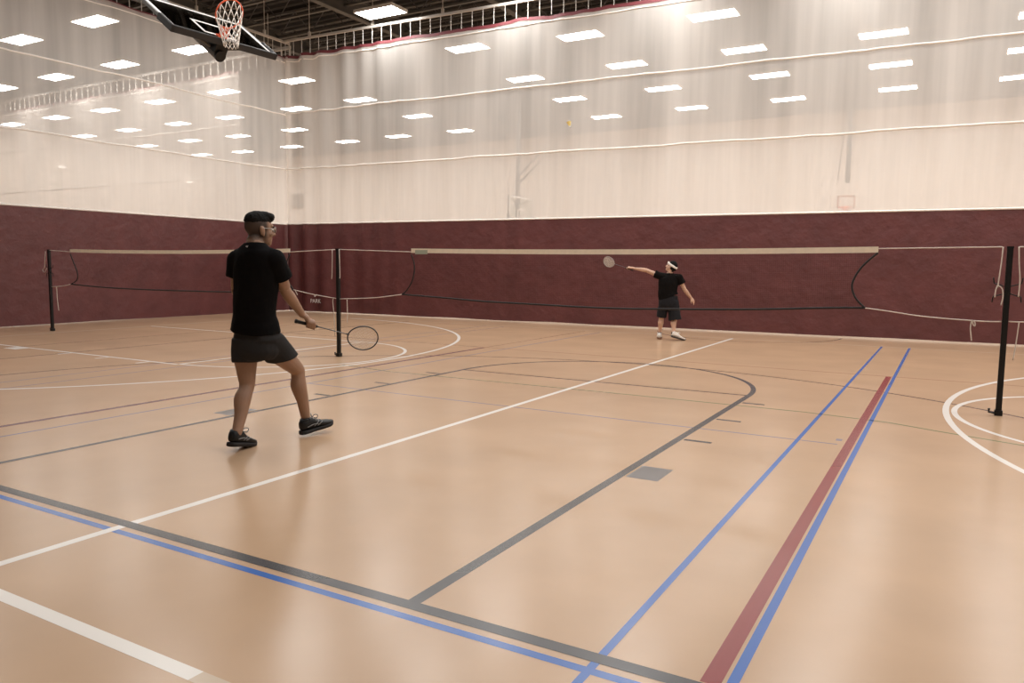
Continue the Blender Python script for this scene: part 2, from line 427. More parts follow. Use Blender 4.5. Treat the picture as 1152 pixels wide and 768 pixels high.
# ------------------------------------------------------------------ divider curtains
ZT, ZV = 7.02, 2.44       # top of mesh, top of vinyl
def fold(u, seed, pleat):
    """sideways displacement of the hanging cloth along its run"""
    d = .035*noise.noise(V((u*.55, seed, 0))) + .02*noise.noise(V((u*1.7, seed+5, 0)))
    return d + pleat(u)
def curtain(name, p0, p1, label, seed, pleat, mat_hem=True, wavy=True):
    """p0 -> p1 on the floor plan"""
    p0 = V((*p0, 0)); p1 = V((*p1, 0)); L = (p1-p0).length; t = (p1-p0)/L; nrm = V((t.y, -t.x, 0))
    e = empty(name, (0, 0, 0), label, 'curtain')
    e.location = p0
    def panel(nm, z0, z1, dz, m, thick=0., off=0., du=.06):
        b = bmesh.new(); nu = int(L/du)+1; nz = max(2, int((z1-z0)/dz)+1); g = []
        for i in range(nu+1):
            u = L*i/nu; col = []
            for k in range(nz+1):
                z = z0 + (z1-z0)*k/nz
                f = fold(u, seed, pleat)
                soft = .55 + .45*min(1, max(0, (z-.0)/ZT))
                zz = z
                if nm == 'mesh_panel' and k == nz: zz += .035*noise.noise(V((u*1.3, seed, 7)))
                if nm == 'vinyl_panel':
                    # hanging creases: slanted pinches in the heavier cloth
                    f += .020*noise.noise(V((u*1.1 + .35*z, z*.35, seed))) + .010*noise.noise(V((u*2.6 - .8*z, z*.9, seed+3)))
                    if k == 0: zz += .012*noise.noise(V((u*.8, seed, 2)))
                    if z < .30: f += .012*noise.noise(V((u*5, z*6, seed+9)))
                col.append(b.verts.new(t*u + nrm*(f*soft+off) + V((0,0,zz))))
            g.append(col)
        for i in range(nu):
            for k in range(nz): b.faces.new((g[i][k], g[i+1][k], g[i+1][k+1], g[i][k+1]))
        return obj(nm, b, m, e, True)
    panel('mesh_panel', ZV-.01, ZT, .25, M['mesh'])
    panel('vinyl_panel', .025, ZV, .11, M['vinyl'], off=.006, du=.07)
    b = bmesh.new()
    for zc, rr in ((3.965,.020),(5.49,.021),(6.90,.016),(2.452,.019)):
        pts = []
        nn = int(L/.16)
        for i in range(nn+1):
            u = L*i/nn; z = zc + .03*noise.noise(V((u*.7, seed, zc))) + .012*noise.noise(V((u*2.3, seed, zc)))
            if zc < 3: z = zc
            pts.append(t*u + nrm*(fold(u, seed, pleat)*(.55+.45*z/ZT) + .008) + V((0,0,z)))
        tube(b, pts, rr, 6, ref=(0,0,1))
    obj('webbing', b, M['webbing'], e, True)
    b = bmesh.new(); nu = int(L/.1)
    for sgn in (0,):
        rows_ = []
        for i in range(nu+1):
            u = L*i/nu; f = fold(u, seed, pleat); w = .035*noise.noise(V((u*1.3, seed, 7))) + .012*noise.noise(V((u*4, seed, 1)))
            q = t*u + nrm*(f+.008) + V((0,0,ZT+w))
            rows_.append((b.verts.new(q + V((0,0,-.045))), b.verts.new(q + V((0,0,.03)))))
        for a_, b_ in zip(rows_, rows_[1:]): b.faces.new((a_[0], b_[0], b_[1], a_[1]))
    obj('top_hem', b, M['hem'], e, True)
    return e, p0, t, L
def track(p0, t, L, label, step=.30, rod=.0095):
    """overhead rail with white droppers"""
    e = empty('curtain_track', (p0.x, p0.y, 7.45), label, 'curtain track')
    b = bmesh.new()
    Rm = Matrix(((t.x,-t.y,0,0),(t.y,t.x,0,0),(0,0,1,0),(0,0,0,1)))
    box(b, (0,-.022,-.03 - (rod-.0095)),(L,.022,.03 + (rod-.0095)), Rm); obj('rail', b, M['rail'], e)
    n = int(L/step); src = None
    for i in range(n+1):
        q = t*(i*step + .02)
        if src is None:
            b = bmesh.new(); tube(b, [(0,0,-.03),(0,0,-.41)], rod, 6); src = obj('dropper', b, M['rail'], e); src.location = q
        else: share(src, 'dropper', e, q)
    src = None; u = .9
    while u < L:
        q = t*u
        if src is None:
            b = bmesh.new(); tube(b, [(0,0,.03),(0,0,1.06)], .012, 6); box(b, (-.03,-.03,.02),(.03,.03,.14)); src = obj('suspension_rod', b, M['rail'], e); src.location = q
        else: share(src, 'suspension_rod', e, q)
        u += 2.14
    return e
def plain(u): return 0.
def back_pleat(u):      # gathered near the corner, flattening to the right
    k = max(0., 1-u/4.6)
    k2 = .014*max(0, math.sin(u*.9+1))
    return (.085*k)*math.sin(u*2*PI/.62 + .8*math.sin(u*1.9)) + k2*math.sin(u*2*PI/.55)
def left_pleat(u):
    k = max(0., 1-u/3.2)
    return (.02*k)*math.sin(u*2*PI/.5)
cb, p0, t0, L0 = curtain('divider_curtain', (-16.33, 15.72), (11.3, 16.75), 'back divider curtain of white mesh over maroon vinyl, behind the far player', 1.3, back_pleat)
track(p0, t0, L0, 'pale steel curtain rail with white droppers above the back divider curtain')
cl, p0l, t0l, L0l = curtain('divider_curtain', (-16.38, 15.95), (-16.38, -7.5), 'left divider curtain of white mesh over maroon vinyl, beside the left court', 4.7, left_pleat)
track(p0l, t0l, L0l, 'pale steel curtain rail with droppers above the left divider curtain', .30)
def far_pleat(u): return .03*math.sin(u*2*PI/.7)*max(0, 1-u/5)
cf, p0f, t0f, L0f = curtain('divider_curtain', (-18.75, 16.2), (-39.5, 16.4), 'pale mesh divider curtain seen through the left curtain, with gap at its right end', 8.1, far_pleat)
track(V((-16.6, 16.2, 0)), t0f, 23.0, 'curtain rail with droppers seen through the left mesh curtain', .34, .02)

# small white mark and word on the vinyl near the corner
def flat_text(body, size):
    cu = bpy.data.curves.new('t', 'FONT'); cu.body = body; cu.size = size; cu.align_x = 'CENTER'; cu.extrude = .0006
    o = bpy.data.objects.new('t', cu); C.objects.link(o)
    dg = bpy.context.evaluated_depsgraph_get(); dg.update()
    me = bpy.data.meshes.new_from_object(o.evaluated_get(dg)); bpy.data.objects.remove(o)
    return me
me = flat_text('PARK', .155)
lg = bpy.data.objects.new('printed_mark', me); C.objects.link(lg); lg.parent = cb; me.materials.append(M['white'])
b = bmesh.new(); b.from_mesh(me)
path3 = [(-.055,.185),(-.025,.165),(.0,.165),(.075,.255),(.03,.215),(-.005,.200),(-.03,.205)]
b.faces.new([b.verts.new((x, z, .0004)) for x, z in path3])
b.to_mesh(me); b.free()
lg.rotation_euler = (PI/2, 0, math.atan2(t0.y, t0.x))
lg.location = V((1.11, -.10, .27))

# ------------------------------------------------------------------ badminton posts and nets
NY = 8.27
def post(x, label, cleats, lean=0):
    e = empty('badminton_post', (x, NY, 0), label, 'net post', 'badminton posts')
    b = bmesh.new(); box(b, (-.024,-.024,.012),(.024,.024,1.545)); bmesh.ops.bevel(b, geom=b.edges[:], offset=.004, segments=2, affect='EDGES')
    obj('pole', b, M['black'], e)
    b = bmesh.new(); box(b, (-.027,-.027,1.535),(.027,.027,1.553)); obj('top_cap', b, M['black'], e)
    b = bmesh.new(); box(b, (-.032,-.032,.001),(.032,.032,.05))
    tube(b, [(-.03,0,.02),(-.075,0,.025),(-.075,0,.06)], .010, 6); obj('foot', b, M['black'], e)
    if cleats:
        for s in (-1, 1):
            for z, up in ((1.20, 1), (1.115, -1)):
                b = bmesh.new()
                tube(b, catmull([(s*.022,0,z-.01*up),(s*.05,0,z),(s*.085,0,z+.012*up),(s*.105,0,z+.02*up),(s*.112,0,z+.07*up)], 4), .0055, 6)
                obj('cleat', b, M['black'], e, True)
    return e
post(.462, 'tall black net post nearest the camera at right, with rope cleats', True)
post(-7.612, 'black net post standing behind the near player\'s racket', False)
post(-14.90, 'black net post farthest left, against the left curtain', True)
post(8.1, 'black net post out of frame on the right', False)

def badminton_net(xa, xb, xl_, xr_, label, bottom, sideL, sideR, ropeL, ropeR):
    """xa/xb post positions, xl_/xr_ ends of the tape"""
    e = empty('badminton_net', (0, NY, 0), label, 'badminton net', 'badminton nets')
    def topz(x):
        u = (x-xa)/(xb-xa); return 1.545 - .05*4*u*(1-u)*.8
    # netting
    bl = catmull([(x, 0, z) for x, z in bottom], 6)
    b = bmesh.new(); rows_ = []
    SL = catmull([(x, 0, z) for x, z in sideL], 5); SR = catmull([(x, 0, z) for x, z in sideR], 5)
    def xon(S_, f):
        q = f*(len(S_)-1); i = min(int(q), len(S_)-2); return V(S_[i]).lerp(V(S_[i+1]), q-i)
    def bot(f):
        q = f*(len(bl)-1); i = min(int(q), len(bl)-2); return V(bl[i]).lerp(V(bl[i+1]), q-i)
    nu, nz = 40, 10
    for i in range(nu+1):
        f = i/nu; tp = V((xl_+(xr_-xl_)*f, 0, topz(xl_+(xr_-xl_)*f)-.03)); bo = bot(f); col = []
        for k in range(nz+1):
            g = k/nz
            a_ = xon(SL, g); c_ = xon(SR, g)
            p = tp.lerp(bo, g)
            # pull the edges onto the side cords (Coons patch)
            e0 = V((xl_,0,topz(xl_)-.03)).lerp(V(bl[0]), g); e1 = V((xr_,0,topz(xr_)-.03)).lerp(V(bl[-1]), g)
            p = p + (a_-e0)*(1-f) + (c_-e1)*f
            col.append(b.verts.new(p))
        rows_.append(col)
    for i in range(nu):
        for k in range(nz): b.faces.new((rows_[i][k], rows_[i+1][k], rows_[i+1][k+1], rows_[i][k+1]))
    obj('netting', b, M['netting'], e)
    # tape
    b = bmesh.new(); n = 24; prev = None
    for i in range(n):
        x0 = xl_+(xr_-xl_)*i/n; x1 = xl_+(xr_-xl_)*(i+1)/n
        vs = []
        for x in (x0, x1):
            z = topz(x); vs.append([b.verts.new((x, yy_, z+dz)) for yy_, dz in ((-.006,-.030),(.006,-.030),(.006,.028),(-.006,.028))])
        for k in range(4): b.faces.new((vs[0][k], vs[1][k], vs[1][(k+1)%4], vs[0][(k+1)%4]))
        if i in (0, n-1): b.faces.new(vs[0 if i == 0 else 1])
    obj('top_tape', b, M['tape'], e)
    b = bmesh.new(); tube(b, bl, .011, 6); obj('bottom_cord', b, M['netcord'], e, True)
    for S_ in (SL, SR):
        b = bmesh.new(); tube(b, S_, .010, 6); obj('side_cord', b, M['netcord'], e, True)
    for pts in (ropeL, ropeR):
        for q in pts:
            b = bmesh.new(); tube(b, catmull([(p[0], p[2] if len(p) > 2 else 0, p[1]) for p in q], 5), .0052, 6); obj('rope', b, M['rope'], e, True)
    return e
badminton_net(-7.612, .462, -6.30, -.62, 'badminton net across the middle court, between near player and far player',
    [(-6.46,.93),(-5.76,.903),(-5.14,.876),(-4.43,.864),(-3.83,.853),(-3.26,.853),(-2.55,.872),(-1.76,.9),(-1.06,.94),(-.711,.953)],
    [(-6.30,1.47),(-6.25,1.306),(-6.285,1.127),(-6.375,.993),(-6.46,.93)],
    [(-.62,1.49),(-.643,1.475),(-.77,1.34),(-.838,1.181),(-.80,1.049),(-.711,.953)],
    [[(-6.30,1.505),(-7.58,1.54)], [(-6.46,.93),(-6.95,.87),(-7.58,.835)], [(-7.56,1.54,-.03),(-7.55,1.2,-.03),(-7.555,1.13,-.03)], [(-7.45,.83),(-7.445,.62),(-7.45,.50)]],
    [[(-.62,1.535),(.40,1.548)], [(-.711,.953),(-.496,.928),(-.188,.889),(.25,.866),(.44,.868)], [(.405,1.548,-.03),(.400,1.4,-.03),(.385,1.18,-.03)],
     [(.385,1.20,-.035),(.42,1.17,-.04),(.43,1.10,-.04),(.42,1.02,-.04)], [(.385,1.20,-.035),(.372,1.16,-.04),(.368,1.09,-.04)],
     [(.20,.868),(.195,.80),(.205,.72),(.21,.68)], [(.20,.87),(.225,.855),(.23,.82),(.215,.83),(.205,.868)]])
badminton_net(-14.90, -7.612, -14.2, -8.56, 'badminton net across the left court, beyond the near player',
    [(-14.22,.91),(-13.6,.885),(-12.86,.867),(-11.6,.862),(-9.86,.875),(-9.0,.91),(-8.50,.945)],
    [(-14.2,1.47),(-14.10,1.30),(-14.0,1.12),(-14.03,.99),(-14.22,.91)],
    [(-8.56,1.47),(-8.66,1.284),(-8.64,1.10),(-8.55,1.0),(-8.50,.945)],
    [[(-14.2,1.51),(-14.87,1.54)], [(-14.22,.91),(-14.5,.87),(-14.87,.845)], [(-14.96,1.52,-.03),(-15.02,1.22,-.03),(-15.09,1.17,-.03),(-15.02,1.12,-.03),(-14.94,1.2,-.03)], [(-14.70,.86),(-14.69,.6),(-14.66,.40)]],
    [[(-8.56,1.505),(-7.64,1.54)], [(-8.50,.945),(-8.1,.885),(-7.64,.838)], [(-7.69,1.54,-.03),(-7.70,1.2,-.03),(-7.71,1.12,-.03)], [(-7.70,.845),(-7.72,.80),(-7.70,.60),(-7.69,.3)], [(-8.47,.94),(-8.44,.90),(-8.42,.87)]])
badminton_net(.462, 8.1, 1.75, 7.3, 'badminton net right of the frame, tied to the tall right post by two white ropes',
    [(1.7,.93),(3.0,.88),(4.5,.86),(6.0,.88),(7.3,.93)], [(1.75,1.47),(1.68,1.3),(1.62,1.1),(1.7,.93)], [(7.3,1.47),(7.36,1.3),(7.4,1.1),(7.3,.93)],
    [[(1.75,1.535),(.53,1.548)], [(1.7,.93),(1.2,.885),(.62,.872),(.49,.872)], [(.525,1.548,-.03),(.535,1.4,-.03),(.55,1.25,-.03),(.548,1.10,-.03)], [(.57,.872),(.56,.7),(.545,.52)]],
    [[(7.3,1.535),(8.08,1.548)], [(7.3,.93),(8.08,.87)]])
b = bmesh.new(); box(b, (-6.235,-.0075,1.475),(-6.03,-.0062,1.53))
nets = [o for o in C.objects if o.name.startswith('badminton_net')]
obj('tape_patch', b, M['patch'], nets[0])['label'] = 'pale green patch at left end of the tape'

# ------------------------------------------------------------------ basketball goals
def goal(T, a, bv, n, label, board_mat, mast_pts, mast_r, braces, pad, target_col, detail=True, gravity=True, line=M['white']):
    T, a, bv, n = V(T), V(a).normalized(), V(bv).normalized(), V(n).normalized()
    e = empty('basketball_goal', T, label, 'basketball goal', 'basketball goals')
    Q = Matrix(((a.x,bv.x,n.x,0),(a.y,bv.y,n.y,0),(a.z,bv.z,n.z,0),(0,0,0,1)))
    b = bmesh.new(); box(b, (-.915,0,-.02),(.915,1.07,0), Q); bd = obj('backboard', b, board_mat, e)
    b = bmesh.new()
    w = .055
    for lo, hi in (((-.905,.01),(.905,.01+w)),((-.905,1.06-w),(.905,1.06)),((-.905,.01),(-.905+w,1.06)),((.905-w,.01),(.905,1.06))):
        box(b, (lo[0],lo[1],.001),(hi[0],hi[1],.0035), Q)
    obj('border_line', b, line, bd)
    b = bmesh.new()
    for lo, hi in (((-.305,.15),(.305,.20)),((-.305,.56),(.305,.61)),((-.305,.15),(-.255,.61)),((.255,.15),(.305,.61))):
        box(b, (lo[0],lo[1],.001),(hi[0],hi[1],.0035), Q)
    obj('target_square', b, target_col, bd)
    if pad:
        b = bmesh.new(); box(b, (-.945,-.055,-.075),(.945,.005,.03), Q)
        for s in (-1, 1): box(b, (s*.93-.03,-.055,-.075),(s*.93+.03,.38,.03), Q)
        bmesh.ops.bevel(b, geom=b.edges[:], offset=.008, segments=2, affect='EDGES')
        obj('edge_pad', b, M['black_pad'], e)
        b = bmesh.new()
        for s in (-1, 1): box(b, (s*.925-.018,.38,-.045),(s*.925+.018,1.09,.004), Q)
        box(b, (-.94,1.06,-.045),(.94,1.09,.004), Q); box(b, (-.9,.12,-.06),(.9,.16,-.022), Q)
        obj('back_frame', b, M['greymetal'], e)
    # rim with bracket
    rc = V((0,.15,.38)); r = .2286
    b = bmesh.new()
    tube(b, [Q @ (rc + V((r*math.cos(k*2*PI/40), 0, r*math.sin(k*2*PI/40)))) for k in range(41)], .0115 if pad else .016, 8)
    rim = obj('rim', b, M['orange'], e, True)
    b = bmesh.new(); box(b, (-.09,.06,.004),(.09,.17,.022), Q); box(b, (-.065,.125,.02),(.065,.143,.17), Q)
    for s in (-1, 1): tube(b, [Q @ V((s*.06,.08,.02)), Q @ V((s*.09,.14,.18))], .010, 6)
    obj('rim_bracket', b, M['orange'], rim)
    if detail:
        NP, NRW = 12, 6; b = bmesh.new(); P = []
        ctr = Q @ rc; down = V((0,0,-1))
        for rrow in range(NRW+1):
            g = rrow/NRW; row = []
            for k in range(NP):
                th = 2*PI*(k + .5*(rrow % 2))/NP
                top = Q @ (rc + V((r*math.cos(th), 0, r*math.sin(th))))
                lowc = ctr + V((.02,0,-.50)); hx = top - ctr
                # bottom opening: gathered, hangs under its own weight
                lw = lowc + V((hx.x*.5, hx.y*.55, hx.z*.12))
                gg = g**.85
                q = top.lerp(lw, gg); row.append(q + V((.012*noise.noise(V((k, rrow, 1.))), .015*noise.noise(V((k, rrow, 4.))), 0)))
            P.append(row)
        for rrow in range(NRW):
            for k in range(NP):
                sft = 0 if rrow % 2 == 0 else 1
                for kk in ((k-1+sft) % NP, (k+sft) % NP):
                    tube(b, [P[rrow][k], P[rrow+1][kk]], .0058, 5)
        obj('hoop_net', b, M['hoopnet'], e, True)
    b = bmesh.new(); tube(b, [Q @ V(p) for p in mast_pts], mast_r, 20); obj('mast', b, M['greymetal'], e, False)
    for p, q, rr in braces:
        b = bmesh.new(); tube(b, [Q @ V(p), Q @ V(q)], rr, 8); obj('brace', b, M['greymetal'], e)
    return e, Q
A_, B_, N_ = (.077,.997,.005), (-.812,.06,.581), (.579,-.049,.814)
g1, Q1 = goal((-10.181,8.567,4.837), A_, B_, N_, 'glass basketball goal folded up under the ceiling, with orange rim and net', M['glass'],
    [(0,.06,-.27),(0,6.0,-.27)], .085, [((-.28,.3,-.04),(-.06,.75,-.25),.02),((.28,.3,-.04),(.06,.75,-.25),.02),((-.6,.14,-.05),(0,.2,-.24),.025),((.6,.14,-.05),(0,.2,-.24),.025),((0,2.6,-.3),(0,6.6,1.2),.03)],
    True, M['white'])
b = bmesh.new()
# dark tapered steel bracket carrying the board on the mast
pl = [(-.42,.10),(.42,.10),(.10,.30),(-.10,.30)]
box(b, (-.11,.04,-.24),(.11,.42,-.045), Q1); box(b, (-.36,.10,-.10),(.36,.24,-.045), Q1)
tube(b, [Q1 @ V((0,.05,-.27)), Q1 @ V((0,.0,-.27))], .092, 20)
obj('mounting_bracket', b, M['black'], g1)
M['haze_board'] = mat('white_board', (.62, .55, .49), .5)
M['rust_mark'] = mat('reddish_marking', (.42, .20, .15), .6)
# far court: one goal side-on, one facing the camera
goal((-13.95,25.0,2.84), (0,1,0), (0,0,1), (1,0,0), 'far basketball goal seen side-on through the back curtain, with slanting braces', M['far_glass'],
    [(0,-.1,-.16),(0,5.7,-.16)], .085, [((-.12,1.72,-.16),(-.12,4.35,2.75),.028),((.12,1.60,-.16),(.12,4.1,2.75),.028),((-.6,.95,-.05),(0,.75,-.16),.025),((.6,.95,-.05),(0,.75,-.16),.025),((0,3.9,-.16),(.4,5.5,-1.0),.03)],
    True, M['white'])
goal((-3.50,31.0,3.47), (-1,0,0), (0,0,1), (0,-1,0), 'far basketball goal with pale backboard facing the camera, behind the back curtain', M['haze_board'],
    [(0,.95,-.12),(0,2.2,-.15),(0,6.12,-.2)], .085, [((-.9,4.05,-.2),(.9,4.05,-.2),.05),((.35,1.2,-.15),(.12,4.0,-.2),.018),((-1.0,4.1,-.2),(-1.25,5.1,-.2),.04),((1.0,4.1,-.2),(1.25,5.1,-.2),.04),((-.25,.95,-.05),(.25,.95,-.05),.03)],
    False, M['rust_mark'], detail=True, line=M['haze_board'])

# ------------------------------------------------------------------ rackets and shuttlecock
M['grip'] = mat('black_grip', (.012,.012,.012), .8)
M['frame_dark'] = mat('dark_racket_frame', (.03,.03,.035), .3)
M['frame_pale'] = mat('pale_racket_frame', (.42,.38,.36), .4)
M['shaft'] = mat('grey_shaft', (.10,.10,.11), .3)
M['string'] = mat('pale_string', (.62,.55,.48), .6)
def racket(butt, tip, wdir, label, frame, sr, base):
    butt, tip = V(butt), V(tip); t = (tip-butt); L = t.length; t.normalize()
    w = V(wdir); w = (w - t*w.dot(t)).normalized()
    e = empty('badminton_racket', butt, label, 'racket', 'badminton rackets')
    P = lambda u, s, n=0: t*u*L/.67 + w*s + t.cross(w)*n
    b = bmesh.new(); tube(b, [P(u,0) for u in (0,.004,.012,.02,.16,.175)], [.013,.0165,.0165,.0135,.0125,.007], 10, ref=w); obj('grip', b, M['grip'], e, True)
    b = bmesh.new(); tube(b, [P(.17,0), P(.43,0)], .0042, 8, ref=w); obj('shaft', b, M['shaft'], e, True)
    cu, ra, rb = .545, .123, .100
    def ring(th): return cu - ra*math.cos(th), rb*math.sin(th)*(1+.06*math.cos(th)*-1)
    b = bmesh.new(); tube(b, [P(*ring(2*PI*k/48)) for k in range(49)], .0052, 8); tube(b, [P(.405,0),P(.43,0)], .006, 8); obj('head_frame', b, frame, e, True)
    b = bmesh.new()
    s = -.09
    while s < .091:
        h = ra*math.sqrt(max(0, 1-(s/rb)**2)); tube(b, [P(cu-h, s), P(cu+h, s)], sr, 4); s += .0105
    u = -.115
    while u < .116:
        h = rb*math.sqrt(max(0, 1-(u/ra)**2)); tube(b, [P(cu+u, -h, .0008), P(cu+u, h, .0008)], sr, 4); u += .0105
    obj('strings', b, M['string'], e)
    return e
RB, RT = V((-4.195,4.092,.903)), V((-3.926,4.701,.717))
racket(RB, RB+(RT-RB).normalized()*.695, (.42,.05,.9), 'dark badminton racket held low by the near player', M['frame_dark'], .0007, None)
SB, ST = V((-5.150,13.534,1.283)), V((-5.736,13.60,1.455))
racket(SB, SB+(ST-SB).normalized()*.655, (.25,-.25,.90), 'pale badminton racket stretched out by the far player', M['frame_pale'], .0020, None)
e = empty('shuttlecock', (-4.987,10.372,3.39), 'small yellow shuttlecock in the air above the back curtain\'s left part', 'shuttlecock')
M['yellow'] = mat('yellow_nylon', (.86,.68,.24), .6)
ax = V((-.35,.1,1)).normalized(); a_, b_ = frame_of(ax)
b = bmesh.new(); loft(b, [(ax*h, a_*r, b_*r) for h, r in ((0,.013),(.03,.020),(.068,.034))], 16, cap=False)
loft(b, [(ax*h, a_*r, b_*r) for h, r in ((.068,.0335),(.03,.0195),(.0,.0125))], 16, cap=False); obj('skirt', b, M['yellow'], e, True)
b = bmesh.new(); loft(b, [(ax*h, a_*r, b_*r) for h, r in ((-.022,.003),(-.02,.009),(-.012,.0135),(.003,.0135))], 16); obj('cork', b, M['white'], e, True)

# ------------------------------------------------------------------ people
def skin_material(name, col):
    m = mat(name, col, .55, spec=.35)
    nt = m.node_tree; b = nt.nodes['Principled BSDF']
    at_ = nt.nodes.new('ShaderNodeVertexColor'); at_.layer_name = 'Col'
    nt.links.new(at_.outputs[0], b.inputs['Base Color'])
    b.inputs['Subsurface Weight'].default_value = .05; b.inputs['Subsurface Radius'].default_value = (.02,.008,.004)
    return m
def fabric(name, col, s=9, d=.02, st=.55, sp=.2):
    m = mat(name, col, .85, spec=sp, bump=(s, st, d)); return m

def hand_relaxed(bm, wrist, d, back, side, k=1., curl=.35):
    """palm, four fingers of different length with knuckle bends, thumb leaving the side of the palm.
    d: pointing direction, back: direction of the back of the hand, side: direction of the thumb side"""
    wrist, d, back = V(wrist), V(d).normalized(), V(back); back = (back - d*back.dot(d)).normalized()
    s = V(side); s = (s - d*s.dot(d) - back*s.dot(back)).normalized()
    limb(bm, [wrist - d*.02*k, wrist + d*.02*k, wrist + d*.055*k, wrist + d*.085*k], [(.026*k,.020*k),(.032*k,.018*k),(.040*k,.016*k),(.037*k,.013*k)], ref=s, seg=14, n=3)
    for i, (o, ln) in enumerate(((.029,.070),(.010,.078),(-.010,.072),(-.028,.056))):
        p = wrist + (d*.082 + s*o)*k; ang = curl*(.5 + .12*i); pts = [p]; dd = d
        for seg_ in (.45,.32,.26):
            dd = (dd*math.cos(ang) - back*math.sin(ang)).normalized(); pts.append(pts[-1] + dd*ln*seg_*k)
        limb(bm, pts, [.0088*k,.0082*k,.0076*k,.0066*k], ref=s, seg=10, n=3)
    p = wrist + (d*.025 + s*.026)*k
    limb(bm, [p, p + (d*.022 + s*.022 - back*.008)*k, p + (d*.048 + s*.030 - back*.016)*k, p + (d*.070 + s*.030 - back*.022)*k], [.0125*k,.0115*k,.0095*k,.0078*k], ref=back, seg=10, n=3)
def hand_grip(bm, wrist, g0, axis, outw, k=1.):
    """hand closed round a handle: g0 point on handle under the palm, axis toward the racket head,
    outw: direction from handle to the palm"""
    wrist, g0, axis = V(wrist), V(g0), V(axis).normalized(); o = V(outw); o = (o - axis*o.dot(axis)).normalized()
    c = axis.cross(o)                       # fingers travel from o through c to -o
    pc = g0 + o*.030*k
    limb(bm, [wrist, wrist.lerp(pc, .5) + o*.006*k, pc - axis*.012*k, pc + axis*.026*k + c*.006*k], [(.027*k,.021*k),(.030*k,.021*k),(.036*k,.020*k),(.028*k,.018*k)], ref=c, seg=14, n=4)
    for i, (off, rr) in enumerate(((.036,.0092),(.015,.0096),(-.006,.0092),(-.026,.0080))):
        pts = []
        for j in range(6):
            th = .15 + j*(.62 - .02*i); rad = (.034 - .010*min(1, j/2.5))*k
            pts.append(g0 + axis*(off*k + .004*j*k) + (o*math.cos(th) + c*math.sin(th))*rad)
        limb(bm, pts, [rr*k*1.1, rr*k*1.05, rr*k, rr*k*.95, rr*k*.9, rr*k*.8], ref=axis, seg=10, n=3)
    p = pc - c*.018*k + axis*.004*k
    limb(bm, [p, p + (axis*.020 - c*.012 - o*.010)*k, p + (axis*.046 - c*.006 - o*.022)*k, p + (axis*.066 + c*.002 - o*.030)*k], [.0135*k,.012*k,.0100*k,.0082*k], ref=o, seg=10, n=3)

def head_matrix(c, fwd, up):
    f = V(fwd).normalized(); u = V(up); u = (u - f*u.dot(f)).normalized(); r = f.cross(u)
    return Matrix(((r.x,f.x,u.x,c[0]),(r.y,f.y,u.y,c[1]),(r.z,f.z,u.z,c[2]),(0,0,0,1)))
def add_head(bm, H):
    ellipsoid(bm, (0,-.012,.030), (.074,.096,.090), H, 28, 18)
    ellipsoid(bm, (0,.020,-.030), (.062,.072,.085), H, 24, 16)
    ellipsoid(bm, (0,.050,-.075), (.040,.040,.036), H)
    ellipsoid(bm, (0,.070,-.094), (.022,.018,.016), H)
    ellipsoid(bm, (0,.074,.030), (.050,.018,.020), H)
    for s in (-1, 1):
        ellipsoid(bm, (s*.038,.060,-.028), (.024,.026,.022), H)
        ellipsoid(bm, (s*.076,-.006,-.012), (.010,.019,.032), H)
        ellipsoid(bm, (s*.081,-.012,.002), (.008,.017,.020), H)
        ellipsoid(bm, (s*.074,.002,-.036), (.008,.009,.012), H)
    limb(bm, [H @ V((0,.084,.018)), H @ V((0,.098,-.010)), H @ V((0,.104,-.026))], [.008,.011,.015], seg=10, n=3)
    for s in (-1, 1): ellipsoid(bm, (s*.012,.094,-.030), (.008,.010,.007), H, 10, 8)
    ellipsoid(bm, (0,.082,-.056), (.024,.012,.006), H, 12, 8)
    ellipsoid(bm, (0,.080,-.066), (.021,.012,.007), H, 12, 8)
def add_eyes(H, parent, base):
    for s in (-1, 1):
        b = bmesh.new(); ellipsoid(b, (s*.030,.076,.004), (.0125,.012,.0085), H)
        for v in b.verts: v.co -= base
        ey = obj('eye', b, M['eyewhite'], parent, True)
        b = bmesh.new(); ellipsoid(b, (s*.030,.0845,.004), (.0055,.0045,.0055), H, 12, 8)
        for v in b.verts: v.co -= base
        obj('iris', b, M['iris'], ey, True)
        b = bmesh.new(); limb(b, [H @ V((s*.014,.094,.021)), H @ V((s*.032,.092,.027)), H @ V((s*.050,.080,.021))], [.0035,.0042,.003], seg=8, n=3)
        for v in b.verts: v.co -= base
        obj('eyebrow', b, M['hair'], parent, True)
M['eyewhite'] = mat('eye_white', (.70,.66,.60), .3); M['iris'] = mat('dark_iris', (.02,.012,.008), .2)
M['hair'] = mat('black_hair', (.006,.005,.0045), .75, spec=.15, bump=(140,.5,.004))
M['lens'] = M['glass']

def paint(o, H, base, skin, fade, lips):
    me = o.data; ca = me.color_attributes.new('Col', 'FLOAT_COLOR', 'POINT'); Hi = H.inverted()
    for i, v in enumerate(me.vertices):
        p = Hi @ (v.co + base); c = V(skin)
        if (p - V((0,0,0))).length < .2 and p.z > -.2:
            if fade:
                # clipped stubble round the back and sides, thinning to the nape and clear of the ear and face
                side = abs(p.x)
                f = 1 - min(1, max(0, (p.y - .020)/.03))
                g = min(1, max(0, (p.z + .12)/.08))
                ear = 1 if side < .0745 or p.z > .028 else 0
                k = f*g*ear*.93
                c = c.lerp(V((.028,.017,.012)), k)
            if abs(p.x) < .024 and p.y > .078 and -.074 < p.z < -.048: c = V(lips)
        n = 1 + .10*noise.noise(v.co*14)
        ca.data[i].color = (c.x*n, c.y*n, c.z*n, 1)

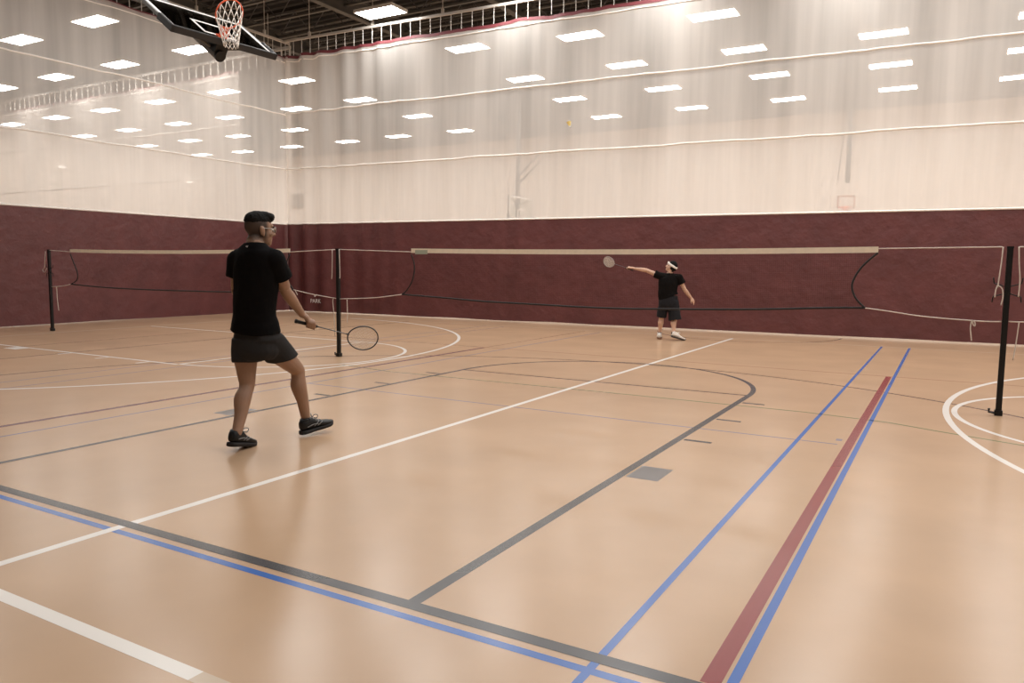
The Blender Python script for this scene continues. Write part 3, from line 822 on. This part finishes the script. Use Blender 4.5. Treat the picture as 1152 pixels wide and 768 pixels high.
def shoe(name, heel, toe, up, k, mats, parent, base, lace=True, lift=0):
    """heel/toe: sole points on the ground line"""
    heel, toe = V(heel), V(toe); y = (toe-heel).normalized(); L = .275*k; z = V(up); z = (z - y*z.dot(y)).normalized(); x = y.cross(z)
    P = lambda a, b, c: heel + x*a*k + y*b*L + z*c*k - base
    up_, sole_, acc_ = mats
    st = [(-.02,.024,.030,.096),(.05,.036,.028,.112),(.18,.040,.026,.116),(.32,.040,.024,.110),(.45,.042,.022,.084),(.62,.049,.020,.066),(.78,.050,.020,.054),(.92,.040,.020,.046),(1.0,.020,.022,.036)]
    b = bmesh.new(); rings = []
    st2 = catmull(st, 4)
    for u, hw, zb, zt in st2:
        c = P(0,u,(zb+zt)/2); rings.append((c, x*hw*k, z*(zt-zb)/2*k))
    loft(b, rings, 20, power=2.6)
    ob = obj(name, b, up_, parent, True)
    b = bmesh.new(); rings = []
    for u, hw, zb, zt in st2:
        rings.append((P(0, u*1.03-.015, .013 + (.010 if u > .85 else 0)*(u-.85)*6), x*(hw+.003)*k, z*.016*k))
    loft(b, rings, 20, power=4); obj('sole', b, sole_, ob, True)
    b = bmesh.new()                                        # padded collar
    cl_ = [P(.032*math.cos(q), .16+.135*math.sin(q), .101 + .004*math.cos(q*2)) for q in [2*PI*i/20 for i in range(21)]]
    tube(b, cl_, .009*k, 8); obj('collar', b, up_, ob, True)
    b = bmesh.new()                                        # side stripes
    for s in (-1, 1):
        for pa in (((.10,.050),(.30,.060),(.50,.048)), ((.32,.042),(.42,.062),(.50,.074)), ((.42,.040),(.52,.056),(.60,.062))):
            pts = []
            for u, zz in catmull(pa, 4):
                hw = min(((abs(q[0]-u), q) for q in st2), key=lambda q: q[0])[1]
                rel = (zz-(hw[2]+hw[3])/2)/((hw[3]-hw[2])/2); rel = max(-.97, min(.97, rel))
                pts.append(P(s*(hw[1]*(1-abs(rel)**2.6)**(1/2.6)+.0005), u, zz))
            tube(b, pts, .0035*k, 6)
    obj('side_stripe', b, acc_, ob, True)
    if lace:
        b = bmesh.new()
        for i in range(5):
            u = .40 + i*.055; hw = min(((abs(q[0]-u), q) for q in st2), key=lambda q: q[0])[1]
            tube(b, [P(-.026,u,hw[3]-.008),P(0,u+.01,hw[3]+.003),P(.026,u,hw[3]-.008)], .003*k, 6)
        zt = .104
        for s in (-1, 1):
            tube(b, catmull([P(0,.38,zt),P(s*.022,.41,zt+.022),P(s*.040,.46,zt+.016),P(s*.030,.44,zt-.006),P(0,.39,zt)], 4), .003*k, 6)
        obj('lace', b, acc_, ob, True)
    return ob

def leg(bm, hip, knee, ank, toe_dir, heel, toe, k=1.):
    hip, knee, ank = V(hip), V(knee), V(ank); fw = V(toe_dir)
    bk = -fw.normalized()
    calf = knee.lerp(ank, .32) + bk*.014*k
    limb(bm, [hip, hip.lerp(knee,.35), hip.lerp(knee,.72), knee, knee.lerp(ank,.14), calf, knee.lerp(ank,.62), ank],
         [.090*k,.085*k,.068*k,.056*k,.053*k,.060*k,.046*k,.035*k], ref=fw, n=5)
    ellipsoid(bm, knee - bk*.020*k, (.036*k,.036*k,.042*k))
    heel, toe = V(heel), V(toe); up_ = V((0,0,.045*k))
    limb(bm, [ank + V((0,0,.01)), ank.lerp(heel.lerp(toe,.24)+up_,.7), heel.lerp(toe,.45)+up_*.9, heel.lerp(toe,.62)+up_*.8], [.034*k,.031*k,.024*k,.018*k], n=3)
def arm(bm, sh, el, wr, k=1.):
    sh, el, wr = V(sh), V(el), V(wr)
    limb(bm, [sh, sh.lerp(el,.4), el.lerp(sh,.12), el, el.lerp(wr,.25), el.lerp(wr,.65), wr],
         [.056*k,.050*k,.043*k,.041*k,.043*k,.034*k,.026*k], n=5)

def torso_skin(bm, pel, waist, chest, c7, lsh, rsh, R_, F_, k=1.):
    pel, waist, chest, c7, lsh, rsh = map(V, (pel, waist, chest, c7, lsh, rsh))
    limb(bm, [pel - V((0,0,.025*k)), pel + V((0,0,.02)), waist, chest, c7 - V((0,0,.085*k)), c7 - V((0,0,.03*k))],
         [(.10*k,.07*k),(.145*k,.100*k),(.130*k,.090*k),(.150*k,.105*k),(.150*k,.085*k),(.075*k,.062*k)], ref=R_, n=5)
    limb(bm, [lsh, (lsh+rsh)/2, rsh], [.050*k,.056*k,.050*k], n=4)

# ---- near player -------------------------------------------------------------------------
def near_player():
    base = V((-4.351,3.708,0.)); F = V((-.08,.997,0)); R_ = V((.997,.08,0))
    J = dict(pelvis=(-4.315,3.83,.775), Lhip=(-4.40,3.80,.755), Rhip=(-4.225,3.845,.765), Lknee=(-4.370,3.785,.455), Lank=(-4.300,3.625,.135),
        Lheel=(-4.297,3.565,.050), Ltoe=(-4.372,3.815,-.004), Rknee=(-4.276,4.181,.525), Rank=(-4.270,4.262,.125), Rheel=(-4.262,4.212,.018), Rtoe=(-4.228,4.480,.050),
        waist=(-4.306,3.815,.97), chest=(-4.284,3.815,1.235), C7=(-4.270,3.798,1.468), Lsh=(-4.428,3.780,1.345), Rsh=(-4.118,3.835,1.350),
        Relb=(-4.140,3.955,1.125), Rwri=(-4.160,4.130,.950), Lelb=(-4.488,3.815,1.130), Lwri=(-4.60,4.005,.975), head=(-4.272,3.843,1.562))
    J = {k: V(q) for k, q in J.items()}
    H = head_matrix(J['head'], (.36,.93,-.02), (.03,.02,1))
    b = bmesh.new()
    torso_skin(b, J['pelvis'], J['waist'], J['chest'], J['C7'], J['Lsh'], J['Rsh'], R_, F)
    limb(b, [J['C7']-V((0,0,.07)), J['C7'], H @ V((0,-.028,-.075)), H @ V((0,-.015,-.02))], [.078,.063,.058,.054], n=4)
    add_head(b, H)
    leg(b, J['Lhip'], J['Lknee'], J['Lank'], F, J['Lheel'], J['Ltoe']); leg(b, J['Rhip'], J['Rknee'], J['Rank'], F, J['Rheel'], J['Rtoe'])
    arm(b, J['Lsh'], J['Lelb'], J['Lwri']); arm(b, J['Rsh'], J['Relb'], J['Rwri'])
    g0 = RB + (RT-RB).normalized()*.105; axis = (RT-RB).normalized()
    hand_grip(b, J['Rwri'], g0, axis, J['Rwri']-g0 + V((.03,0,.01)))
    hand_relaxed(b, J['Lwri'], (-.05,.75,-.6), (-.8,.1,-.1), (.2,.4,.8), 1., .5)
    sk = skin_material('skin_near', (.40,.235,.155))
    body = fuse('person', b, .0052, sk, None, 5, base)
    body.location = base
    paint(body, H, base, (.29,.168,.108), True, (.26,.11,.085))
    tag(body, 'near player walking to the net in black t-shirt and charcoal shorts, racket in right hand', 'person')
    add_eyes(H, body, base)
    # t-shirt
    b = bmesh.new()
    hem = J['pelvis'] + V((-.005,0,.065))
    limb(b, [hem, hem.lerp(J['waist'],.5), J['waist'], J['waist'].lerp(J['chest'],.5), J['chest'], J['C7']-V((0,0,.105)), J['C7']-V((0,0,.05)), J['C7']+V((0,0,.002))],
         [(.198,.152),(.184,.142),(.166,.127),(.168,.130),(.178,.134),(.182,.110),(.146,.090),(.074,.068)], ref=R_, n=5, seg=28, round_ends=False)
    for sh, el, w in ((J['Lsh'], J['Lelb'], .52), (J['Rsh'], J['Relb'], .56)):
        inn = J['C7'] + (sh-J['C7'])*.35 - V((0,0,.05)); end = sh.lerp(el, w)
        limb(b, [inn, inn.lerp(sh,.5), sh], [.074,.076,.075], n=4, seg=20)
        limb(b, [sh, sh.lerp(el,.25), end], [.075,.075,.079], n=5, seg=20, round_ends=False); ellipsoid(b, sh, (.075,.075,.075))
    tee = fuse('t_shirt', b, .006, fabric('black_tee', (.0042,.0038,.0040), sp=.08), body, 6, base)
    wrinkle(tee, .007, 7.0)
    b = bmesh.new()
    q = J['C7'] + V((.002,-.0,-.035)); 
    nb = (V((.32,-.95,.35))).normalized(); a_, b_ = frame_of(nb, R_)
    loft(b, [(q + V((.014,-.080,.008)) + nb*d - base, a_*.016, b_*.007) for d in (-.004, .001)], 12)
    obj('neck_label', b, mat('grey_neck_mark', (.30,.28,.26), .6), tee)
    # shorts
    b = bmesh.new()
    limb(b, [J['pelvis']+V((0,0,.10)), J['pelvis']+V((0,0,.02)), J['pelvis']-V((0,0,.08)), J['pelvis']-V((0,0,.135))], [(.165,.118),(.182,.136),(.185,.145),(.135,.12)], ref=R_, n=5, seg=26, round_ends=False)
    limb(b, [J['Lhip']+V((.03,0,.03)), J['Lhip'].lerp(J['Lknee'],.2)+V((.018,0,0)), J['Lhip'].lerp(J['Lknee'],.46)+V((.014,0,0))], [(.104,.120),(.100,.118),(.096,.112)], ref=R_, n=5, seg=22, round_ends=False)
    rg = []
    for g in (0, .12, .25, .38, .50):
        c = J['Rhip'].lerp(J['Rknee'], g) + V((-.004,0,.03-.085*g)); tl = .20 + .12*g
        rg.append((c, R_*(.112+.012*g), (F*math.cos(tl) + V((0,0,1))*math.sin(tl))*(.125-.012*g)))
    rg.insert(0, (rg[0][0]+V((-.01,-.02,.06)), R_*.09, F*.10))
    loft(b, rg, 24)
    sh = fuse('shorts', b, .006, fabric('charcoal_shorts', (.021,.0195,.0195), 8), body, 5, base); wrinkle(sh, .006, 8.)
    # hair: longer on the crown, cut square at the front
    b = bmesh.new()
    ellipsoid(b, (0,-.014,.062), (.0735,.0955,.070), H, 28, 18)
    ellipsoid(b, (0,.028,.096), (.058,.064,.036), H); ellipsoid(b, (.004,.070,.092), (.052,.032,.034), H); ellipsoid(b, (0,-.040,.066), (.070,.068,.060), H)
    hr = fuse('hair', b, .0045, M['hair'], body, 3, base)
    Hi = H.inverted()
    bmh = bmesh.new(); bmh.from_mesh(hr.data)
    for v in bmh.verts:
        p = Hi @ (v.co + base)
        lim = .040 - .012*max(0, -p.y/.1)
        tt = min(1, max(0, (lim+.03-p.z)/.03)); sc_ = 1-.075*tt if p.y < .05 else 1-.03*tt
        v.co = (H @ V((p.x*sc_, p.y*sc_, p.z if p.z > lim else lim - (lim-p.z)*.10))) - base
        v.co += v.normal*.004*noise.noise(v.co*90)
    bmh.to_mesh(hr.data); bmh.free()
    # glasses
    b = bmesh.new()
    for s in (-1, 1):
        tube(b, [H @ V((s*.033+.024*math.cos(k*PI/10), .100-abs(.33*math.cos(k*PI/10))*.01, .004+.018*math.sin(k*PI/10))) - base for k in range(21)], .0022, 6)
        tube(b, [H @ V(p) - base for p in ((s*.057,.096,.010),(s*.078,.06,.012),(s*.083,.0,.010),(s*.080,-.012,-.002))], .0022, 6)
    tube(b, [H @ V(p) - base for p in ((-.010,.102,.010),(0,.105,.013),(.010,.102,.010))], .0022, 6)
    gl = obj('glasses', b, mat('pale_glasses_frame', (.55,.50,.46), .25, metal=.4), body, True)
    b = bmesh.new()
    for s in (-1, 1): b.faces.new([b.verts.new(H @ V((s*.033+.023*math.cos(k*PI/8), .100, .004+.017*math.sin(k*PI/8))) - base) for k in range(16)])
    obj('lenses', b, M['lens'], gl)
    blk = mat('black_shoe', (.006,.006,.0065), .5, spec=.3); sole = mat('dark_sole', (.010,.008,.008), .6, spec=.3); acc = mat('grey_accent', (.16,.155,.15), .5); lacem = mat('lace_dark', (.10,.085,.07), .7)
    shoe('shoe', J['Lheel'], J['Ltoe'], (0.02,.1,1), 1.04, (blk, sole, acc), body, base)
    shoe('shoe', J['Rheel'], J['Rtoe'], (0,-.05,1), 1.04, (blk, sole, acc), body, base)
    for o in C.objects:
        if o.parent == body and o.name.startswith('shoe'): pass
    return body

def wrinkle(o, amp, sc):
    bmh = bmesh.new(); bmh.from_mesh(o.data); bmh.normal_update()
    for v in bmh.verts:
        q = v.co
        n = noise.noise(V((q.x*sc + q.z*2.2, q.y*sc, q.z*sc*.55))) + .6*noise.noise(V((q.x*sc*2.1 - q.z*5, q.y*sc*2.1, q.z*sc*1.1)))
        v.co = q + v.normal*amp*n
    bmh.to_mesh(o.data); bmh.free()

# ---- far player --------------------------------------------------------------------------
def far_player():
    k = .87
    base = V((-4.507,13.688,0.)); F = V((-.31,.95,0)); R_ = V((.95,.31,0))
    J = dict(pelvis=(-4.495,13.692,.735), Lhip=(-4.575,13.667,.700), Rhip=(-4.412,13.717,.700), Lknee=(-4.627,13.705,.400), Lank=(-4.660,13.73,.118),
        Lheel=(-4.640,13.66,.006), Ltoe=(-4.712,13.87,.004), Rknee=(-4.376,13.715,.395), Rank=(-4.372,13.645,.140), Rheel=(-4.392,13.600,.065), Rtoe=(-4.222,13.735,.003),
        waist=(-4.515,13.685,.86), chest=(-4.507,13.688,1.06), C7=(-4.492,13.690,1.232), Lsh=(-4.668,13.635,1.185), Rsh=(-4.330,13.745,1.160),
        Lelb=(-4.905,13.590,1.283), Lwri=(-5.115,13.546,1.312), Relb=(-4.230,13.800,.935), Rwri=(-4.135,13.893,.785), head=(-4.468,13.700,1.352))
    J = {q: V(p) for q, p in J.items()}
    H = head_matrix(J['head'], (-.90,.12,.30), (.30,.10,.95)) @ Matrix.Diagonal((.93,.93,.93,1))
    b = bmesh.new()
    torso_skin(b, J['pelvis'], J['waist'], J['chest'], J['C7'], J['Lsh'], J['Rsh'], R_, F, k)
    limb(b, [J['C7']-V((0,0,.06)), J['C7'], H @ V((0,-.028,-.075)), H @ V((0,-.015,-.02))], [.066,.054,.052,.050], n=4)
    add_head(b, H)
    leg(b, J['Lhip'], J['Lknee'], J['Lank'], F, J['Lheel'], J['Ltoe'], k); leg(b, J['Rhip'], J['Rknee'], J['Rank'], V((.75,.6,0)), J['Rheel'], J['Rtoe'], k)
    arm(b, J['Lsh'], J['Lelb'], J['Lwri'], k); arm(b, J['Rsh'], J['Relb'], J['Rwri'], k)
    axis = (ST-SB).normalized(); g0 = SB + axis*.075
    hand_grip(b, J['Lwri'], g0, axis, V((.1,-.3,1)), .92)
    hand_relaxed(b, J['Rwri'], (.45,.4,-.75), (.75,-.4,.3), (-.2,-.8,-.1), .95, .4)
    sk = skin_material('skin_far', (.55,.34,.24))
    body = fuse('person', b, .006, sk, None, 5, base); body.location = base
    paint(body, H, base, (.56,.345,.245), False, (.42,.18,.14))
    tag(body, 'far player in black shirt and long dark shorts with white headband, arm stretched left', 'person')
    add_eyes(H, body, base)
    b = bmesh.new(); hem = J['pelvis'] + V((0,0,.055))
    limb(b, [hem, J['waist'], J['waist'].lerp(J['chest'],.5), J['chest'], J['C7']-V((0,0,.09)), J['C7']-V((0,0,.04)), J['C7']+V((0,0,.005))],
         [(.190,.135),(.178,.128),(.176,.128),(.180,.126),(.168,.102),(.110,.080),(.064,.062)], ref=R_, n=5, seg=28, round_ends=False)
    for sh, el, w in ((J['Lsh'], J['Lelb'], .34), (J['Rsh'], J['Relb'], .52)):
        inn = J['C7'] + (sh-J['C7'])*.35 - V((0,0,.05)); end = sh.lerp(el, w)
        limb(b, [inn, inn.lerp(sh,.5), sh], [.070,.070,.068], n=4, seg=20)
        limb(b, [sh, sh.lerp(el,w*.6), end], [.068,.069,.074], n=5, seg=20, round_ends=False); ellipsoid(b, sh, (.068,.068,.068))
    tee = fuse('t_shirt', b, .007, fabric('black_tee_far', (.0055,.0045,.0042), sp=.08), body, 6, base); wrinkle(tee, .007, 7.)
    b = bmesh.new()
    limb(b, [J['pelvis']+V((0,0,.09)), J['pelvis'], J['pelvis']-V((0,0,.09)), J['pelvis']-V((0,0,.15))], [(.165,.118),(.178,.135),(.172,.135),(.125,.115)], ref=R_, n=5, seg=26, round_ends=False)
    limb(b, [J['Lhip']+V((0,0,.03)), J['Lhip'].lerp(J['Lknee'],.5), J['Lhip'].lerp(J['Lknee'],.93)], [(.092,.10),(.092,.10),(.090,.098)], ref=R_, n=5, seg=22, round_ends=False)
    limb(b, [J['Rhip']+V((.005,0,.03)), J['Rhip'].lerp(J['Rknee'],.5), J['Rhip'].lerp(J['Rknee'],1.08)+V((.005,0,0))], [(.096,.105),(.108,.108),(.118,.110)], ref=R_, n=5, seg=22, round_ends=False)
    sh = fuse('shorts', b, .007, fabric('dark_shorts_far', (.012,.0115,.0135), 8), body, 5, base); wrinkle(sh, .008, 8.)
    b = bmesh.new(); ellipsoid(b, (0,-.024,.036), (.081,.098,.094), H, 28, 18); ellipsoid(b, (0,-.050,-.010), (.070,.066,.075), H)
    hr = fuse('hair', b, .006, M['hair'], body, 3, base)
    b = bmesh.new(); pts = []
    rings = []
    for i in range(37):
        th = 2*PI*i/36
        rings.append(V((.084*math.sin(th), -.016+.107*math.cos(th), .034 + .026*math.cos(th))))
    a0 = []
    for p in rings:
        n = V((p.x, p.y+.016, 0)).normalized()
        a0.append([b.verts.new(H @ (p + n*dn + V((0,0,dz))) - base) for dn, dz in ((0,-.022),(.006,-.020),(.006,.020),(0,.022))])
    for p, q in zip(a0, a0[1:]):
        for i in range(4): b.faces.new((p[i], q[i], q[(i+1)%4], p[(i+1)%4]))
    obj('headband', b, mat('white_headband', (.78,.72,.66), .8), body, True)
    wt = mat('white_shoe', (.78,.72,.66), .5); so = mat('gum_sole', (.22,.10,.05), .6); so2 = mat('dark_gum_sole', (.05,.035,.03), .6); ac = mat('white_accent', (.70,.66,.62), .5)
    shoe('shoe', J['Lheel'], J['Ltoe'], (0,0,1), .98, (wt, so, ac), body, base)
    shoe('shoe', J['Rheel'], J['Rtoe'], (.2,.2,1), 1.0, (wt, so2, ac), body, base)
    for an, d in ((J['Lank'], V((0,0,0))), (J['Rank'], V((0,0,0)))):
        b = bmesh.new(); limb(b, [an - base - V((0,0,.03)), an - base + V((0,0,.012))], [.037,.036], n=4, seg=16, round_ends=False)
        obj('sock', b, M['black_pad'], body, True)
    return body
near_player()
far_player()

# ------------------------------------------------------------------ camera
cam = bpy.data.cameras.new('camera'); co = bpy.data.objects.new('camera', cam); C.objects.link(co)
yaw, pit, rol = 0.519324, -0.0977298, 0.0107511
fw0 = V((-math.sin(yaw), math.cos(yaw), 0)); rt = V((math.cos(yaw), math.sin(yaw), 0)); up = V((0,0,1))
f2 = fw0*math.cos(pit) + up*math.sin(pit); u2 = -fw0*math.sin(pit) + up*math.cos(pit)
r3 = rt*math.cos(rol) + u2*math.sin(rol); u3 = -rt*math.sin(rol) + u2*math.cos(rol)
co.matrix_world = Matrix(((r3.x,u3.x,-f2.x,0),(r3.y,u3.y,-f2.y,0),(r3.z,u3.z,-f2.z,1.32),(0,0,0,1)))
cam.sensor_width = 36; cam.lens = 856.462/1152*36; cam.clip_end = 200; cam.clip_start = .05
scene.camera = co

w = bpy.data.worlds.new('world'); scene.world = w; w.use_nodes = True
w.node_tree.nodes['Background'].inputs[0].default_value = (.02,.018,.016,1)
scene.view_settings.view_transform = 'Standard'
scene.view_settings.exposure = 0.0
scene.cycles.max_bounces = 8
scene.cycles.transparent_max_bounces = 16
scene.cycles.use_denoising = True
scene.cycles.sample_clamp_indirect = 6.0
